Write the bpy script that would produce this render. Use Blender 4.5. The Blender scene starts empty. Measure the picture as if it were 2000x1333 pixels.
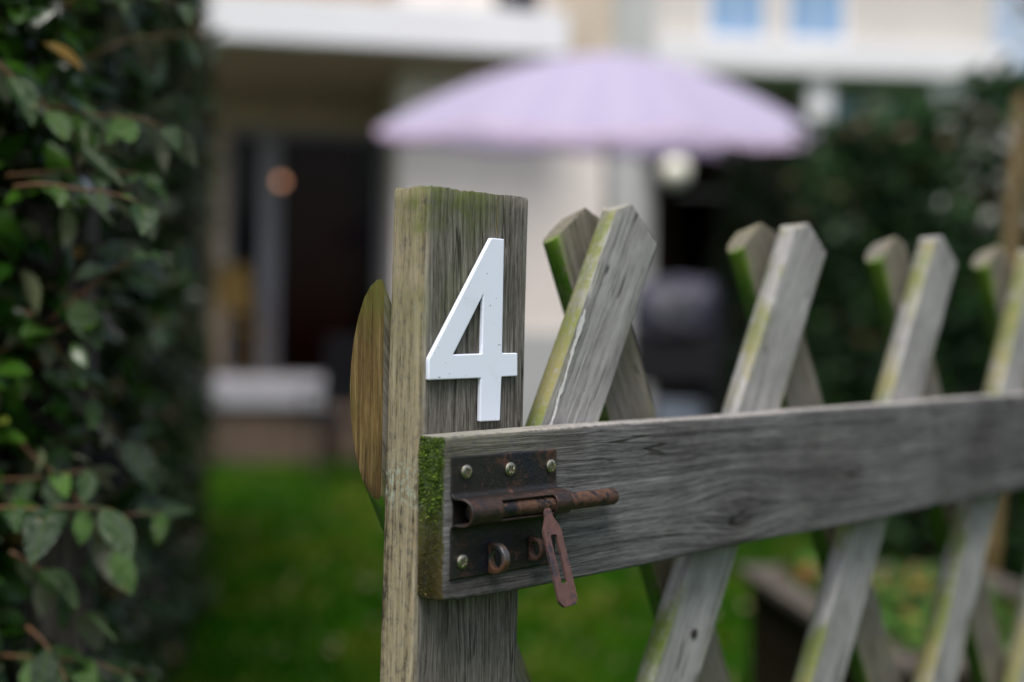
import bpy, bmesh, math, random
import numpy as np
from mathutils import Vector, Matrix, Euler, noise

R = math.radians
rnd = random.Random(7)
scene = bpy.context.scene
COL = scene.collection

# ---------------------------------------------------------------- camera
CAM_Z = 1.05
cam = bpy.data.cameras.new('camera')
cam.lens = 45.0; cam.sensor_width = 36.0
cam.clip_start = 0.02; cam.clip_end = 400
cam.dof.use_dof = True; cam.dof.focus_distance = 0.700; cam.dof.aperture_fstop = 2.65
cam.dof.aperture_blades = 0
cam_ob = bpy.data.objects.new('camera', cam); COL.objects.link(cam_ob)
cam_ob.location = (0, 0, CAM_Z)
cam_ob.rotation_euler = (Matrix.Rotation(R(90 - 0.07), 3, 'X') @ Matrix.Rotation(0.01427, 3, 'Z')).to_euler()
scene.camera = cam_ob

# ---------------------------------------------------------------- world, sun, exposure
SUN_DIR = Vector((-0.10, -0.60, 1.20)).normalized()
world = bpy.data.worlds.new('World'); scene.world = world; world.use_nodes = True
wn = world.node_tree
sky = wn.nodes.new('ShaderNodeTexSky'); sky.sky_type = 'NISHITA'; sky.sun_disc = False
sky.sun_elevation = math.asin(SUN_DIR.z); sky.sun_rotation = math.atan2(SUN_DIR.x, SUN_DIR.y)
sky.air_density = 1.0; sky.dust_density = 4.0; sky.ozone_density = 1.0
overcast = wn.nodes.new('ShaderNodeHueSaturation'); overcast.inputs['Saturation'].default_value = 0.7   # thin cloud greys the sky
wn.links.new(sky.outputs[0], overcast.inputs['Color']); wn.links.new(overcast.outputs[0], wn.nodes['Background'].inputs[0])
wn.nodes['Background'].inputs[1].default_value = 0.08
sun = bpy.data.lights.new('sun', 'SUN'); sun.energy = 1.5; sun.angle = R(28); sun.color = (1, 0.975, 0.945)
sun_ob = bpy.data.objects.new('sun', sun); COL.objects.link(sun_ob)
sun_ob.rotation_euler = SUN_DIR.to_track_quat('Z', 'Y').to_euler()
scene.view_settings.view_transform = 'Standard'; scene.view_settings.look = 'None'
scene.view_settings.gamma = 1.0; scene.view_settings.use_curve_mapping = False
scene.view_settings.exposure = 1.18
scene.cycles.use_denoising = True
scene.cycles.max_bounces = 6; scene.cycles.transparent_max_bounces = 8

# ---------------------------------------------------------------- node helpers
class NT:
    def __init__(s, name):
        s.m = bpy.data.materials.new(name); s.m.use_nodes = True
        s.t = s.m.node_tree; s.b = s.t.nodes['Principled BSDF']; s.out = s.t.nodes['Material Output']
    def put(s, sock, v):
        if hasattr(v, 'is_output'): s.t.links.new(v, sock)
        else:
            if isinstance(v, tuple) and len(v) == 3 and sock.type == 'RGBA': v = (*v, 1)
            sock.default_value = v
    def n(s, typ, ins=None, **props):
        nd = s.t.nodes.new('ShaderNode' + typ)
        for k, v in props.items(): setattr(nd, k, v)
        for k, v in (ins or {}).items(): s.put(nd.inputs[k], v)
        return nd
    def math(s, op, a, b=0.0, c=0.0, clamp=False):
        nd = s.t.nodes.new('ShaderNodeMath'); nd.operation = op; nd.use_clamp = clamp
        s.put(nd.inputs[0], a); s.put(nd.inputs[1], b); s.put(nd.inputs[2], c)
        return nd.outputs[0]
    def mix(s, f, a, b, blend='MIX'):
        nd = s.t.nodes.new('ShaderNodeMix'); nd.data_type = 'RGBA'; nd.blend_type = blend
        s.put(nd.inputs[0], f); s.put(nd.inputs[6], a); s.put(nd.inputs[7], b)
        return nd.outputs[2]
    def noise(s, vec, scale, detail=3.0, rough=0.55, dist=0.0):
        return s.n('TexNoise', {'Vector': vec, 'Scale': scale, 'Detail': detail, 'Roughness': rough, 'Distortion': dist}).outputs[0]
    def ss(s, x, lo, hi):           # smooth 0..1 ramp between lo and hi
        nd = s.n('MapRange', {'Value': x, 'From Min': lo, 'From Max': hi, 'To Min': 0.0, 'To Max': 1.0}, interpolation_type='SMOOTHSTEP')
        return nd.outputs[0]
    def xyz(s, x, y, z): return s.n('CombineXYZ', {0: x, 1: y, 2: z}).outputs[0]
    def sep(s, v): return s.n('SeparateXYZ', {0: v}).outputs
    def ramp(s, f, stops):
        nd = s.n('ValToRGB', {0: f}); cr = nd.color_ramp
        while len(cr.elements) < len(stops): cr.elements.new(0.5)
        for e, (p, c) in zip(cr.elements, stops): e.position = p; e.color = (*c, 1)
        return nd.outputs[0]
    def bump(s, h, strength, dist): return s.n('Bump', {'Height': h, 'Strength': strength, 'Distance': dist}).outputs[0]
    def set(s, **k):
        for a, v in k.items(): s.put(s.b.inputs[a.replace('_', ' ')], v)
        return s.m

def plain(name, col, rough=0.7, var=0.12, scale=6.0, bump=0.0, metal=0.0, spec=0.5):
    t = NT(name); co = t.n('TexCoord').outputs['Object']
    a = t.noise(co, scale, 4); b = t.noise(co, scale * 9, 3)
    f = t.math('ADD', t.math('MULTIPLY', a, 0.65), t.math('MULTIPLY', b, 0.35))
    lo = tuple(c * (1 - 2 * var) for c in col); hi = tuple(min(1, c * (1 + 2 * var)) for c in col)
    t.set(Base_Color=t.ramp(f, [(0.25, lo), (0.75, hi)]), Roughness=rough, Metallic=metal, Specular_IOR_Level=spec)
    if bump: t.set(Normal=t.bump(b, bump, 0.01))
    return t.m

def wood(name, grain, dark, mid, light, rnd_off=False, knots=(), tint=None, moss=None, streak=(0.38, 0.66), bump=0.5, lat=1.0, spec=0.2, warp=0.006, asc=1.0):
    """weathered timber: streaks along the grain, fine fibres, blotches; tint(t, ctx) and moss(t, ctx) give (mask, colour) lists"""
    t = NT(name); tc = t.n('TexCoord'); P = tc.outputs['Object']; X, Y, Z = t.sep(P)
    al, a, b = (Z, X, Y) if grain == 'Z' else (X, Z, Y)
    if rnd_off:
        r = t.n('ObjectInfo').outputs['Random']
        a = t.math('ADD', a, t.math('MULTIPLY', r, 3.7)); al0 = al; al = t.math('ADD', al, t.math('MULTIPLY', r, 9.1))
    blot = t.noise(P, 16.0, 3)
    dk = None
    for (l0, a0, rl, ra, st) in knots:
        da = t.math('SUBTRACT', a, a0); dl = t.math('SUBTRACT', al, l0)
        q = t.math('ADD', t.math('POWER', t.math('MULTIPLY', da, 1 / ra), 2.0), t.math('POWER', t.math('MULTIPLY', dl, 1 / rl), 2.0))
        e = t.math('EXPONENT', t.math('MULTIPLY', q, -1.0))
        a = t.math('SUBTRACT', a, t.math('MULTIPLY', t.math('MULTIPLY', da, e), st))
        dk = e if dk is None else t.math('ADD', dk, e)
    w = t.noise(t.xyz(t.math('MULTIPLY', a, 6.0), b, t.math('MULTIPLY', al, 2.2)), 5.0, 2)
    a = t.math('ADD', a, t.math('MULTIPLY', t.math('SUBTRACT', w, 0.5), warp))
    if asc != 1.0: a = t.math('MULTIPLY', a, asc)
    v1 = t.xyz(t.math('MULTIPLY', a, lat), t.math('MULTIPLY', b, 0.55 * lat), t.math('MULTIPLY', al, 0.018))
    s1 = t.noise(v1, 420.0, 4, 0.7)
    v2 = t.xyz(a, b, t.math('MULTIPLY', al, 0.045))
    s2 = t.noise(v2, 1200.0, 3, 0.7)
    s3 = t.noise(t.xyz(a, b, t.math('MULTIPLY', al, 0.25)), 700.0, 2, 0.6)
    f = t.math('ADD', t.math('MULTIPLY', s1, 0.52), t.math('ADD', t.math('MULTIPLY', s2, 0.38), t.math('MULTIPLY', s3, 0.10)))
    col = t.ramp(f, [(streak[0], dark), ((streak[0] + streak[1]) / 2, mid), (streak[1], light)])
    ctx = dict(X=X, Y=Y, Z=Z, N=t.sep(tc.outputs['Normal']), P=P, f=f, blot=blot)
    for m, c in (tint(t, ctx) if tint else []):
        col = t.mix(m, col, c, 'MULTIPLY')
    fine = t.noise(P, 260.0, 4, 0.7)
    col = t.mix(t.ss(blot, 0.35, 0.75), col, (0.62, 0.61, 0.60), 'MULTIPLY')
    if dk is not None: col = t.mix(t.math('MULTIPLY', dk, 0.55), col, (0.35, 0.33, 0.32), 'MULTIPLY')
    ck = t.noise(t.xyz(a, t.math('MULTIPLY', b, 0.6), t.math('MULTIPLY', al, 0.03)), 95.0, 2, 0.4)
    crk = t.math('MULTIPLY', t.ss(t.math('ABSOLUTE', t.math('SUBTRACT', ck, 0.5)), 0.013, 0.003), t.ss(t.noise(P, 24.0, 2), 0.48, 0.60))
    col = t.mix(t.math('MULTIPLY', crk, 0.85), col, (0.016, 0.014, 0.012))
    speck = t.ss(t.noise(P, 520.0, 2, 0.5), 0.68, 0.76)
    col = t.mix(t.math('MULTIPLY', speck, 0.6), col, (0.03, 0.027, 0.022))
    for m, c in (moss(t, ctx) if moss else []):
        mm = t.math('MULTIPLY', m, t.ss(t.math('ADD', t.math('MULTIPLY', fine, 0.5), t.math('MULTIPLY', f, 0.5)), 0.36, 0.56), clamp=True)
        col = t.mix(mm, col, c)
    h = t.math('ADD', t.math('MULTIPLY', s1, 0.7), t.math('ADD', t.math('MULTIPLY', s2, 0.45), t.math('MULTIPLY', fine, 0.15)))
    h = t.math('SUBTRACT', h, t.math('MULTIPLY', crk, 0.8))
    t.set(Base_Color=col, Roughness=0.86, Specular_IOR_Level=spec, Normal=t.bump(h, bump, 0.0016))
    return t.m

# ---------------------------------------------------------------- mesh helpers
def link(o, parent=None):
    COL.objects.link(o)
    if parent is not None: o.parent = parent
    return o
def obj(name, data, mat, parent=None, loc=(0, 0, 0), rot=(0, 0, 0), smooth=None):
    if isinstance(data, bmesh.types.BMesh):
        me = bpy.data.meshes.new(name); data.normal_update(); data.to_mesh(me); data.free()
    else: me = data
    if mat is not None:
        me.materials.clear(); me.materials.append(mat)
    if smooth is not None:
        if smooth >= 180: me.polygons.foreach_set('use_smooth', [True] * len(me.polygons))
        else:
            me.polygons.foreach_set('use_smooth', [True] * len(me.polygons)); me.set_sharp_from_angle(angle=R(smooth))
    o = bpy.data.objects.new(name, me); link(o, parent); o.location = loc; o.rotation_euler = rot
    return o
def empty(name, loc=(0, 0, 0), rz=0.0):
    o = bpy.data.objects.new(name, None); COL.objects.link(o); o.location = loc; o.rotation_euler = (0, 0, rz); return o
def tag(o, label=None, cat=None, group=None, kind=None):
    if label: o['label'] = label
    if cat: o['category'] = cat
    if group: o['group'] = group
    if kind: o['kind'] = kind
    return o
def box(bm, x0, x1, y0, y1, z0, z1, bev=0.0):
    r = bmesh.ops.create_cube(bm, size=1)
    bmesh.ops.scale(bm, vec=(x1 - x0, y1 - y0, z1 - z0), verts=r['verts'])
    bmesh.ops.translate(bm, vec=((x0 + x1) / 2, (y0 + y1) / 2, (z0 + z1) / 2), verts=r['verts'])
    if bev:
        es = list({e for v in r['verts'] for e in v.link_edges})
        bmesh.ops.bevel(bm, geom=es, offset=bev, segments=2, profile=0.5, affect='EDGES')
    return bm
def B(*a, bev=0.0): return box(bmesh.new(), *a, bev=bev)
def tube(bm, pts, rads, seg=8, cap=True):
    pts = [Vector(p) for p in pts]
    if not hasattr(rads, '__len__'): rads = [rads] * len(pts)
    rings = []; up = None
    for i, p in enumerate(pts):
        d = (pts[min(i + 1, len(pts) - 1)] - pts[max(i - 1, 0)]).normalized()
        if up is None: up = d.orthogonal().normalized()
        up = (up - d * up.dot(d)).normalized(); q = d.cross(up)
        rings.append([bm.verts.new(p + (up * math.cos(2 * math.pi * k / seg) + q * math.sin(2 * math.pi * k / seg)) * rads[i]) for k in range(seg)])
    for r0, r1 in zip(rings, rings[1:]):
        for k in range(seg): bm.faces.new((r0[k], r0[(k + 1) % seg], r1[(k + 1) % seg], r1[k]))
    if cap:
        bm.faces.new(rings[0][::-1]); bm.faces.new(rings[-1])
    return bm
def T(pts, rads, seg=8): return tube(bmesh.new(), pts, rads, seg)
def lathe(prof, seg=24):
    bm = bmesh.new(); rings = []
    for r, z in prof:
        rings.append([bm.verts.new((max(r, 1e-5) * math.cos(2 * math.pi * k / seg), max(r, 1e-5) * math.sin(2 * math.pi * k / seg), z)) for k in range(seg)])
    for a, b in zip(rings, rings[1:]):
        for k in range(seg): bm.faces.new((a[k], a[(k + 1) % seg], b[(k + 1) % seg], b[k]))
    bm.faces.new(rings[0][::-1]); bm.faces.new(rings[-1]); return bm
def outline_mesh(loops, extrude, bevel, res=2):
    """flat outline with holes, extruded and bevelled, in the XY plane"""
    cu = bpy.data.curves.new('outline', 'CURVE'); cu.dimensions = '2D'; cu.fill_mode = 'BOTH'
    cu.extrude = extrude; cu.bevel_depth = bevel; cu.bevel_resolution = res; cu.offset = -bevel
    for lp in loops:
        sp = cu.splines.new('POLY'); sp.points.add(len(lp) - 1); sp.use_cyclic_u = True
        for p, (x, y) in zip(sp.points, lp): p.co = (x, y, 0, 1)
    o = bpy.data.objects.new('outline', cu); COL.objects.link(o)
    dg = bpy.context.evaluated_depsgraph_get(); me = bpy.data.meshes.new_from_object(o.evaluated_get(dg))
    bpy.data.objects.remove(o); return me
def round_poly(pts, r, seg=4):
    out = []; n = len(pts)
    for i in range(n):
        p0, p1, p2 = Vector(pts[i - 1]), Vector(pts[i]), Vector(pts[(i + 1) % n])
        d0, d1 = (p0 - p1), (p2 - p1); k = min(r, d0.length * 0.45, d1.length * 0.45)
        a, b = p1 + d0.normalized() * k, p1 + d1.normalized() * k
        for j in range(seg + 1):
            t = j / seg; q = a * (1 - t) ** 2 + p1 * 2 * t * (1 - t) + b * t * t; out.append((q.x, q.y))
    return out
def np_mesh(name, V, Fq):
    me = bpy.data.meshes.new(name); V = np.asarray(V, np.float32); Fq = np.asarray(Fq, np.int32); k = Fq.shape[1]
    me.vertices.add(len(V)); me.vertices.foreach_set('co', V.ravel())
    me.loops.add(Fq.size); me.loops.foreach_set('vertex_index', Fq.ravel())
    me.polygons.add(len(Fq)); me.polygons.foreach_set('loop_start', np.arange(0, Fq.size, k, dtype=np.int32))
    me.polygons.foreach_set('loop_total', np.full(len(Fq), k, np.int32))
    me.update(calc_edges=True); me.validate(); return me

# leaves -------------------------------------------------------------
def leaf_template(rows=6, width=0.46, fold=0.25, curl=0.25, wave=0.0):
    V = []; F = []
    for i in range(rows):
        t = i / (rows - 1); w = width / 2 * max(0.03, math.sin(math.pi * (0.02 + 0.96 * t)) ** 0.8)
        z = -curl * t * t
        for sx in (-1, 0, 1):
            V.append((sx * w, t, z + abs(sx) * w * fold + (wave * math.sin(9 * t + sx * 2) * abs(sx))))
    for i in range(rows - 1):
        for c in (0, 1):
            a = i * 3 + c; F.append((a, a + 1, a + 4, a + 3))
    return np.array(V), np.array(F)
def rot_frames(nrm, tip, rng):
    """rotation matrices whose Y is near tip and Z near nrm (rows of unit vectors)"""
    y = tip / np.linalg.norm(tip, axis=1, keepdims=True)
    z = nrm - (nrm * y).sum(1, keepdims=True) * y; z /= np.linalg.norm(z, axis=1, keepdims=True) + 1e-9
    x = np.cross(y, z); return np.stack([x, y, z], axis=2)
def scatter(name, tmpl, pos, M, size):
    V, F = tmpl; n = len(pos)
    W = np.einsum('nij,vj->nvi', M, V) * size[:, None, None] + pos[:, None, :]
    FF = (F[None] + (np.arange(n) * len(V))[:, None, None]).reshape(-1, F.shape[1])
    return np_mesh(name, W.reshape(-1, 3), FF)

def leaf_mat(name, top_lo, top_hi, under, rough=0.32, spot=None, trans=0.12):
    t = NT(name); g = t.n('NewGeometry'); r = t.math('FRACT', t.math('ADD', g.outputs['Random Per Island'], t.n('ObjectInfo').outputs['Random']))
    co = t.n('TexCoord').outputs['Object']; nz = t.noise(co, 40.0, 3)
    c = t.mix(t.math('POWER', t.math('ADD', t.math('MULTIPLY', r, 0.75), t.math('MULTIPLY', nz, 0.25)), 2.0), top_lo, top_hi)
    if spot:
        c = t.mix(t.ss(r, 0.93, 0.95), c, spot)
    c = t.mix(g.outputs['Backfacing'], c, under)
    t.set(Base_Color=c, Roughness=rough, Specular_IOR_Level=0.3)
    tr = t.n('BsdfTranslucent', {'Color': c}); mx = t.n('MixShader', {0: trans, 1: t.b.outputs[0], 2: tr.outputs[0]})
    t.t.links.new(mx.outputs[0], t.out.inputs[0]); return t.m

# ================================================================= THE SETTING
# ---- ground
def ground():
    t = NT('lawn_soil'); co = t.n('TexCoord').outputs['Object']
    a = t.noise(co, 0.9, 4); b = t.noise(co, 6.0, 4); c = t.noise(co, 60.0, 3)
    col = t.ramp(c, [(0.3, (0.006, 0.035, 0.001)), (0.7, (0.028, 0.085, 0.003))])
    col = t.mix(t.ss(t.math('ADD', t.math('MULTIPLY', a, 0.5), t.math('MULTIPLY', b, 0.5)), 0.52, 0.62), col, (0.055, 0.07, 0.008))
    col = t.mix(t.ss(b, 0.66, 0.74), col, (0.13, 0.09, 0.05))
    t.set(Base_Color=col, Roughness=0.95, Specular_IOR_Level=0.05, Normal=t.bump(c, 0.6, 0.02))
    bm = bmesh.new(); bmesh.ops.create_grid(bm, x_segments=60, y_segments=60, size=120)
    for v in bm.verts: v.co.y += 60
    o = obj('ground', bm, t.m); tag(o, kind='structure')
ground()

def grass():
    rng = np.random.default_rng(3); n = 90000
    y = 1.2 + 9.2 * rng.random(n) ** 0.75; x = (rng.random(n) * 2 - 1) * (0.9 + 0.34 * y)
    h = 0.02 + 0.045 * rng.random(n); w = 0.0022 + 0.003 * rng.random(n)
    a = rng.random(n) * 6.283; lean = (0.2 + 0.8 * rng.random(n)) * h
    dx, dy = np.cos(a), np.sin(a); px, py = -dy * w, dx * w
    z0 = np.zeros(n)
    V = np.stack([np.stack([x - px, y - py, z0], 1), np.stack([x + px, y + py, z0], 1),
                  np.stack([x + px * .7 + dx * lean * .35, y + py * .7 + dy * lean * .35, h * .65], 1), np.stack([x + dx * lean, y + dy * lean, h], 1)], 1).reshape(-1, 3)
    b = np.arange(n) * 4
    F = np.concatenate([np.stack([b, b + 1, b + 2], 1), np.stack([b, b + 2, b + 3], 1)])
    t = NT('grass_blade'); g = t.n('NewGeometry'); r = g.outputs['Random Per Island']
    co = t.n('TexCoord').outputs['Object']
    patch = t.ss(t.math('ADD', t.math('MULTIPLY', t.noise(co, 1.6, 4), 0.65), t.math('MULTIPLY', t.noise(co, 6.0, 4), 0.35)), 0.48, 0.58)
    c = t.mix(r, (0.003, 0.058, 0.0006), (0.040, 0.15, 0.0015))
    c = t.mix(t.math('MULTIPLY', patch, 0.6), c, (0.17, 0.20, 0.02))
    c = t.mix(t.ss(r, 0.95, 0.97), c, (0.34, 0.29, 0.14))
    t.set(Base_Color=c, Roughness=0.7, Specular_IOR_Level=0.06)
    tr = t.n('BsdfTranslucent', {'Color': c}); mx = t.n('MixShader', {0: 0.35, 1: t.b.outputs[0], 2: tr.outputs[0]}); t.t.links.new(mx.outputs[0], t.out.inputs[0])
    o = obj('grass', np_mesh('grass', V, F), t.m)
    tag(o, 'short green lawn grass with dry patches behind the gate', 'grass', kind='stuff')
grass()

# ---- fallen leaves on the lawn
def fallen_leaves():
    V, F = leaf_template(5, 0.55, 0.3, 0.3); lm = np_mesh('fallen_leaf', V, F)
    lm.materials.append(leaf_mat('dry_leaf', (0.18, 0.135, 0.075), (0.36, 0.29, 0.19), (0.33, 0.28, 0.2), 0.6))
    rr = random.Random(31)
    for k in range(34):
        y = rr.uniform(4.0, 8.6); x = rr.uniform(-0.18 * y, 0.22 * y)
        o = bpy.data.objects.new('fallen_leaf', lm); link(o); sc = rr.uniform(0.045, 0.075)
        o.matrix_world = Matrix.Translation((x, y, 0.05)) @ Euler((rr.uniform(-.5, .5), rr.uniform(-.5, .5), rr.uniform(0, 6.28))).to_matrix().to_4x4() @ Matrix.Scale(sc, 4)
        tag(o, 'pale dry fallen leaf lying on the lawn grass', 'leaf', 'fallen leaves on the lawn')
# ================================================================= HOUSE behind
M_white = plain('white_render', (0.68, 0.68, 0.70), 0.8, 0.04, 1.5)
M_cream = plain('cream_render', (0.72, 0.66, 0.61), 0.85, 0.05, 1.2)
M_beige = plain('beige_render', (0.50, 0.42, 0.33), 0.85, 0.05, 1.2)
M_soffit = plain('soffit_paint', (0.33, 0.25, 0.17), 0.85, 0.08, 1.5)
M_greyp = plain('grey_render', (0.42, 0.43, 0.42), 0.8, 0.06, 2.0)
M_brownw = plain('terrace_clay', (0.085, 0.058, 0.040), 0.9, 0.15, 5.0)
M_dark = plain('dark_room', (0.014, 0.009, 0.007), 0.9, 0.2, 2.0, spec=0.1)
M_shade = plain('shaded_render', (0.36, 0.28, 0.20), 0.85, 0.06, 1.2)  # main wall under the balcony: its shade is put into a darker base colour
M_red = plain('red_brown_curtain', (0.42, 0.09, 0.04), 0.9, 0.2, 4.0)
M_alu = plain('grey_door_frame', (0.16, 0.16, 0.18), 0.5, 0.05, 4.0)
M_mustard = plain('mustard_wood', (0.12, 0.07, 0.008), 0.6, 0.12, 9.0)
M_black = plain('black_metal', (0.010, 0.010, 0.013), 0.7, 0.1, 20.0, spec=0.15)
t = NT('window_glass'); gl = t.n('BsdfGlossy', {'Roughness': 0.02}); tp = t.n('BsdfTransparent', {'Color': (0.40, 0.38, 0.38)})
mx = t.n('MixShader', {0: 0.008, 1: tp.outputs[0], 2: gl.outputs[0]}); t.t.links.new(mx.outputs[0], t.out.inputs[0]); M_glass = t.m

H_LOC, H_ROT = (-1.0, 10.5, 0), R(10)
house = empty('house', H_LOC, H_ROT)
tag(house, 'cream rendered house with white balcony and dark glazed garden door', 'house')
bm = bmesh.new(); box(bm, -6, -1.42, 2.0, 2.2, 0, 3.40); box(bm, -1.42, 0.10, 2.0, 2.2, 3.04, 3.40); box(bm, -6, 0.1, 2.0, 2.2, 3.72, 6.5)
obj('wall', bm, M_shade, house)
obj('wing_wall', B(0.12, 2.0, 0.75, 4.4, 0.0, 6.5), M_cream, house)
obj('plinth', B(0.10, 2.02, 0.70, 0.747, 0.0, 1.12), M_greyp, house)
obj('pilaster', B(2.003, 2.42, 0.69, 4.4, 0.0, 6.5), M_greyp, house)
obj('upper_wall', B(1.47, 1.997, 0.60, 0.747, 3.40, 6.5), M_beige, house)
bal = obj('balcony', B(-6, 1.46, 0.0, 2.6, 3.44, 3.80, bev=0.01), M_white, house)
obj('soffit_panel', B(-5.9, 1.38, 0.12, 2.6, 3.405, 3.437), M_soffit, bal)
obj('balcony_rail', T([(-5.9, 0.1, 4.75), (1.4, 0.1, 4.75)], 0.025), M_greyp, bal)
for k in range(18):
    obj('baluster', T([(-5.8 + k * 0.42, 0.1, 3.802), (-5.8 + k * 0.42, 0.1, 4.74)], 0.012, 6), M_greyp, bal)
obj('upper_window', B(0.95, 1.35, 0.722, 0.748, 3.9, 5.4), M_black, house)
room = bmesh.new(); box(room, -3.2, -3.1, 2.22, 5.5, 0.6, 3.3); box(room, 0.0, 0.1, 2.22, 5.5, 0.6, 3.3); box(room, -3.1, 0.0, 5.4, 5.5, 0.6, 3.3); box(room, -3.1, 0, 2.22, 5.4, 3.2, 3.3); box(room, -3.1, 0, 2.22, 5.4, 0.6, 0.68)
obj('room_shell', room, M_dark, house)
obj('curtain', B(-0.88, -0.20, 2.22, 2.26, 0.75, 3.0), M_red, house)
door = obj('garden_door', B(-1.42, -1.36, 2.02, 2.12, 0.70, 3.03), M_alu, house)
for x0, x1 in ((-1.12, -0.92), (0.03, 0.097)):
    obj('door_post', B(x0, x1, 1.98, 2.10, 0.70, 3.03), M_alu, door)
obj('door_head', B(-1.355, 0.027, 1.99, 2.09, 2.97, 3.032), M_alu, door)
obj('pane', B(-1.355, -1.125, 2.04, 2.05, 0.74, 2.965), M_glass, door)
obj('pane', B(-0.915, 0.025, 2.04, 2.05, 0.74, 2.965), M_glass, door)

lampm = NT('lamp_glow'); lampm.set(Base_Color=(0.9, 0.5, 0.3), Emission_Color=(1.0, 0.45, 0.25), Emission_Strength=0.5)
pl = empty('pendant_lamp', (-2.14, 11.75, 2.47))
bml = bmesh.new(); bmesh.ops.create_uvsphere(bml, u_segments=20, v_segments=12, radius=0.038)
obj('bulb', bml, lampm.m, pl); obj('cord', T([(0, 0, 0.04), (0, 0, 0.935)], 0.004, 6), M_black, pl)
tag(pl, 'small glowing orange lamp hanging before the dark garden door', 'lamp')

ter = empty('terrace', H_LOC, H_ROT); tag(ter, kind='structure')
obj('terrace_base', B(-6, -0.52, 0.06, 2.0, 0, 0.468), M_brownw, ter)
obj('terrace_coping', B(-6, -0.47, 0.0, 1.99, 0.47, 0.69, bev=0.015), plain('grey_white_stone', (0.27, 0.265, 0.287), 0.8, 0.08, 4.0), ter)
for k in range(3):
    obj('step', B(-0.465, 0.10, 0.35 + 0.4 * k, 1.98, 0.002 + 0.2 * k, 0.2 + 0.2 * k), M_brownw, ter)

def chair(name, label, loc, rz, mat, seat=0.44, back=0.95, w=0.44, group=None):
    c = empty(name, loc, rz); tag(c, label, 'chair', group)
    bm = bmesh.new()
    box(bm, -w / 2, w / 2, -w / 2, w / 2, seat - 0.03, seat, bev=0.008); obj('seat', bm, mat, c)
    bm = bmesh.new(); box(bm, -w / 2 + 0.02, w / 2 - 0.02, w / 2 - 0.035, w / 2 - 0.012, seat + 0.12, back, bev=0.008)
    bmesh.ops.rotate(bm, cent=(0, w / 2, seat), matrix=Matrix.Rotation(R(-9), 3, 'X'), verts=bm.verts); obj('backrest', bm, mat, c)
    for sx in (-1, 1):
        obj('leg', T([(sx * (w / 2 - .02), -w / 2 + .03, seat - .03), (sx * (w / 2), -w / 2, 0)], 0.014, 8), mat, c)
        obj('leg', T([(sx * (w / 2 - .02), w / 2 - .03, seat - .03), (sx * w / 2, w / 2 + .04, 0)], 0.014, 8), mat, c)
        obj('back_post', T([(sx * (w / 2 - .02), w / 2 - .02, seat), (sx * (w / 2 - .02), w / 2 + .075, back)], 0.013, 8), mat, c)
        obj('armrest', T([(sx * w / 2, -w / 2 + .02, seat - .02), (sx * w / 2, -w / 2 + .03, seat + .2), (sx * w / 2, w / 2 + .02, seat + .22)], 0.013, 8), mat, c)
    return c
chair('wooden_chair', 'mustard coloured wooden chair on the terrace by the door', (-2.43, 11.6, 0.692), R(165), M_mustard, 0.45, 0.98, 0.36)
chair('garden_chair', 'dark metal garden chair on the lawn in front of the terrace', (-1.22, 9.35, 0.0), R(205), M_black, 0.46, 1.05, 0.5)

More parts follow.
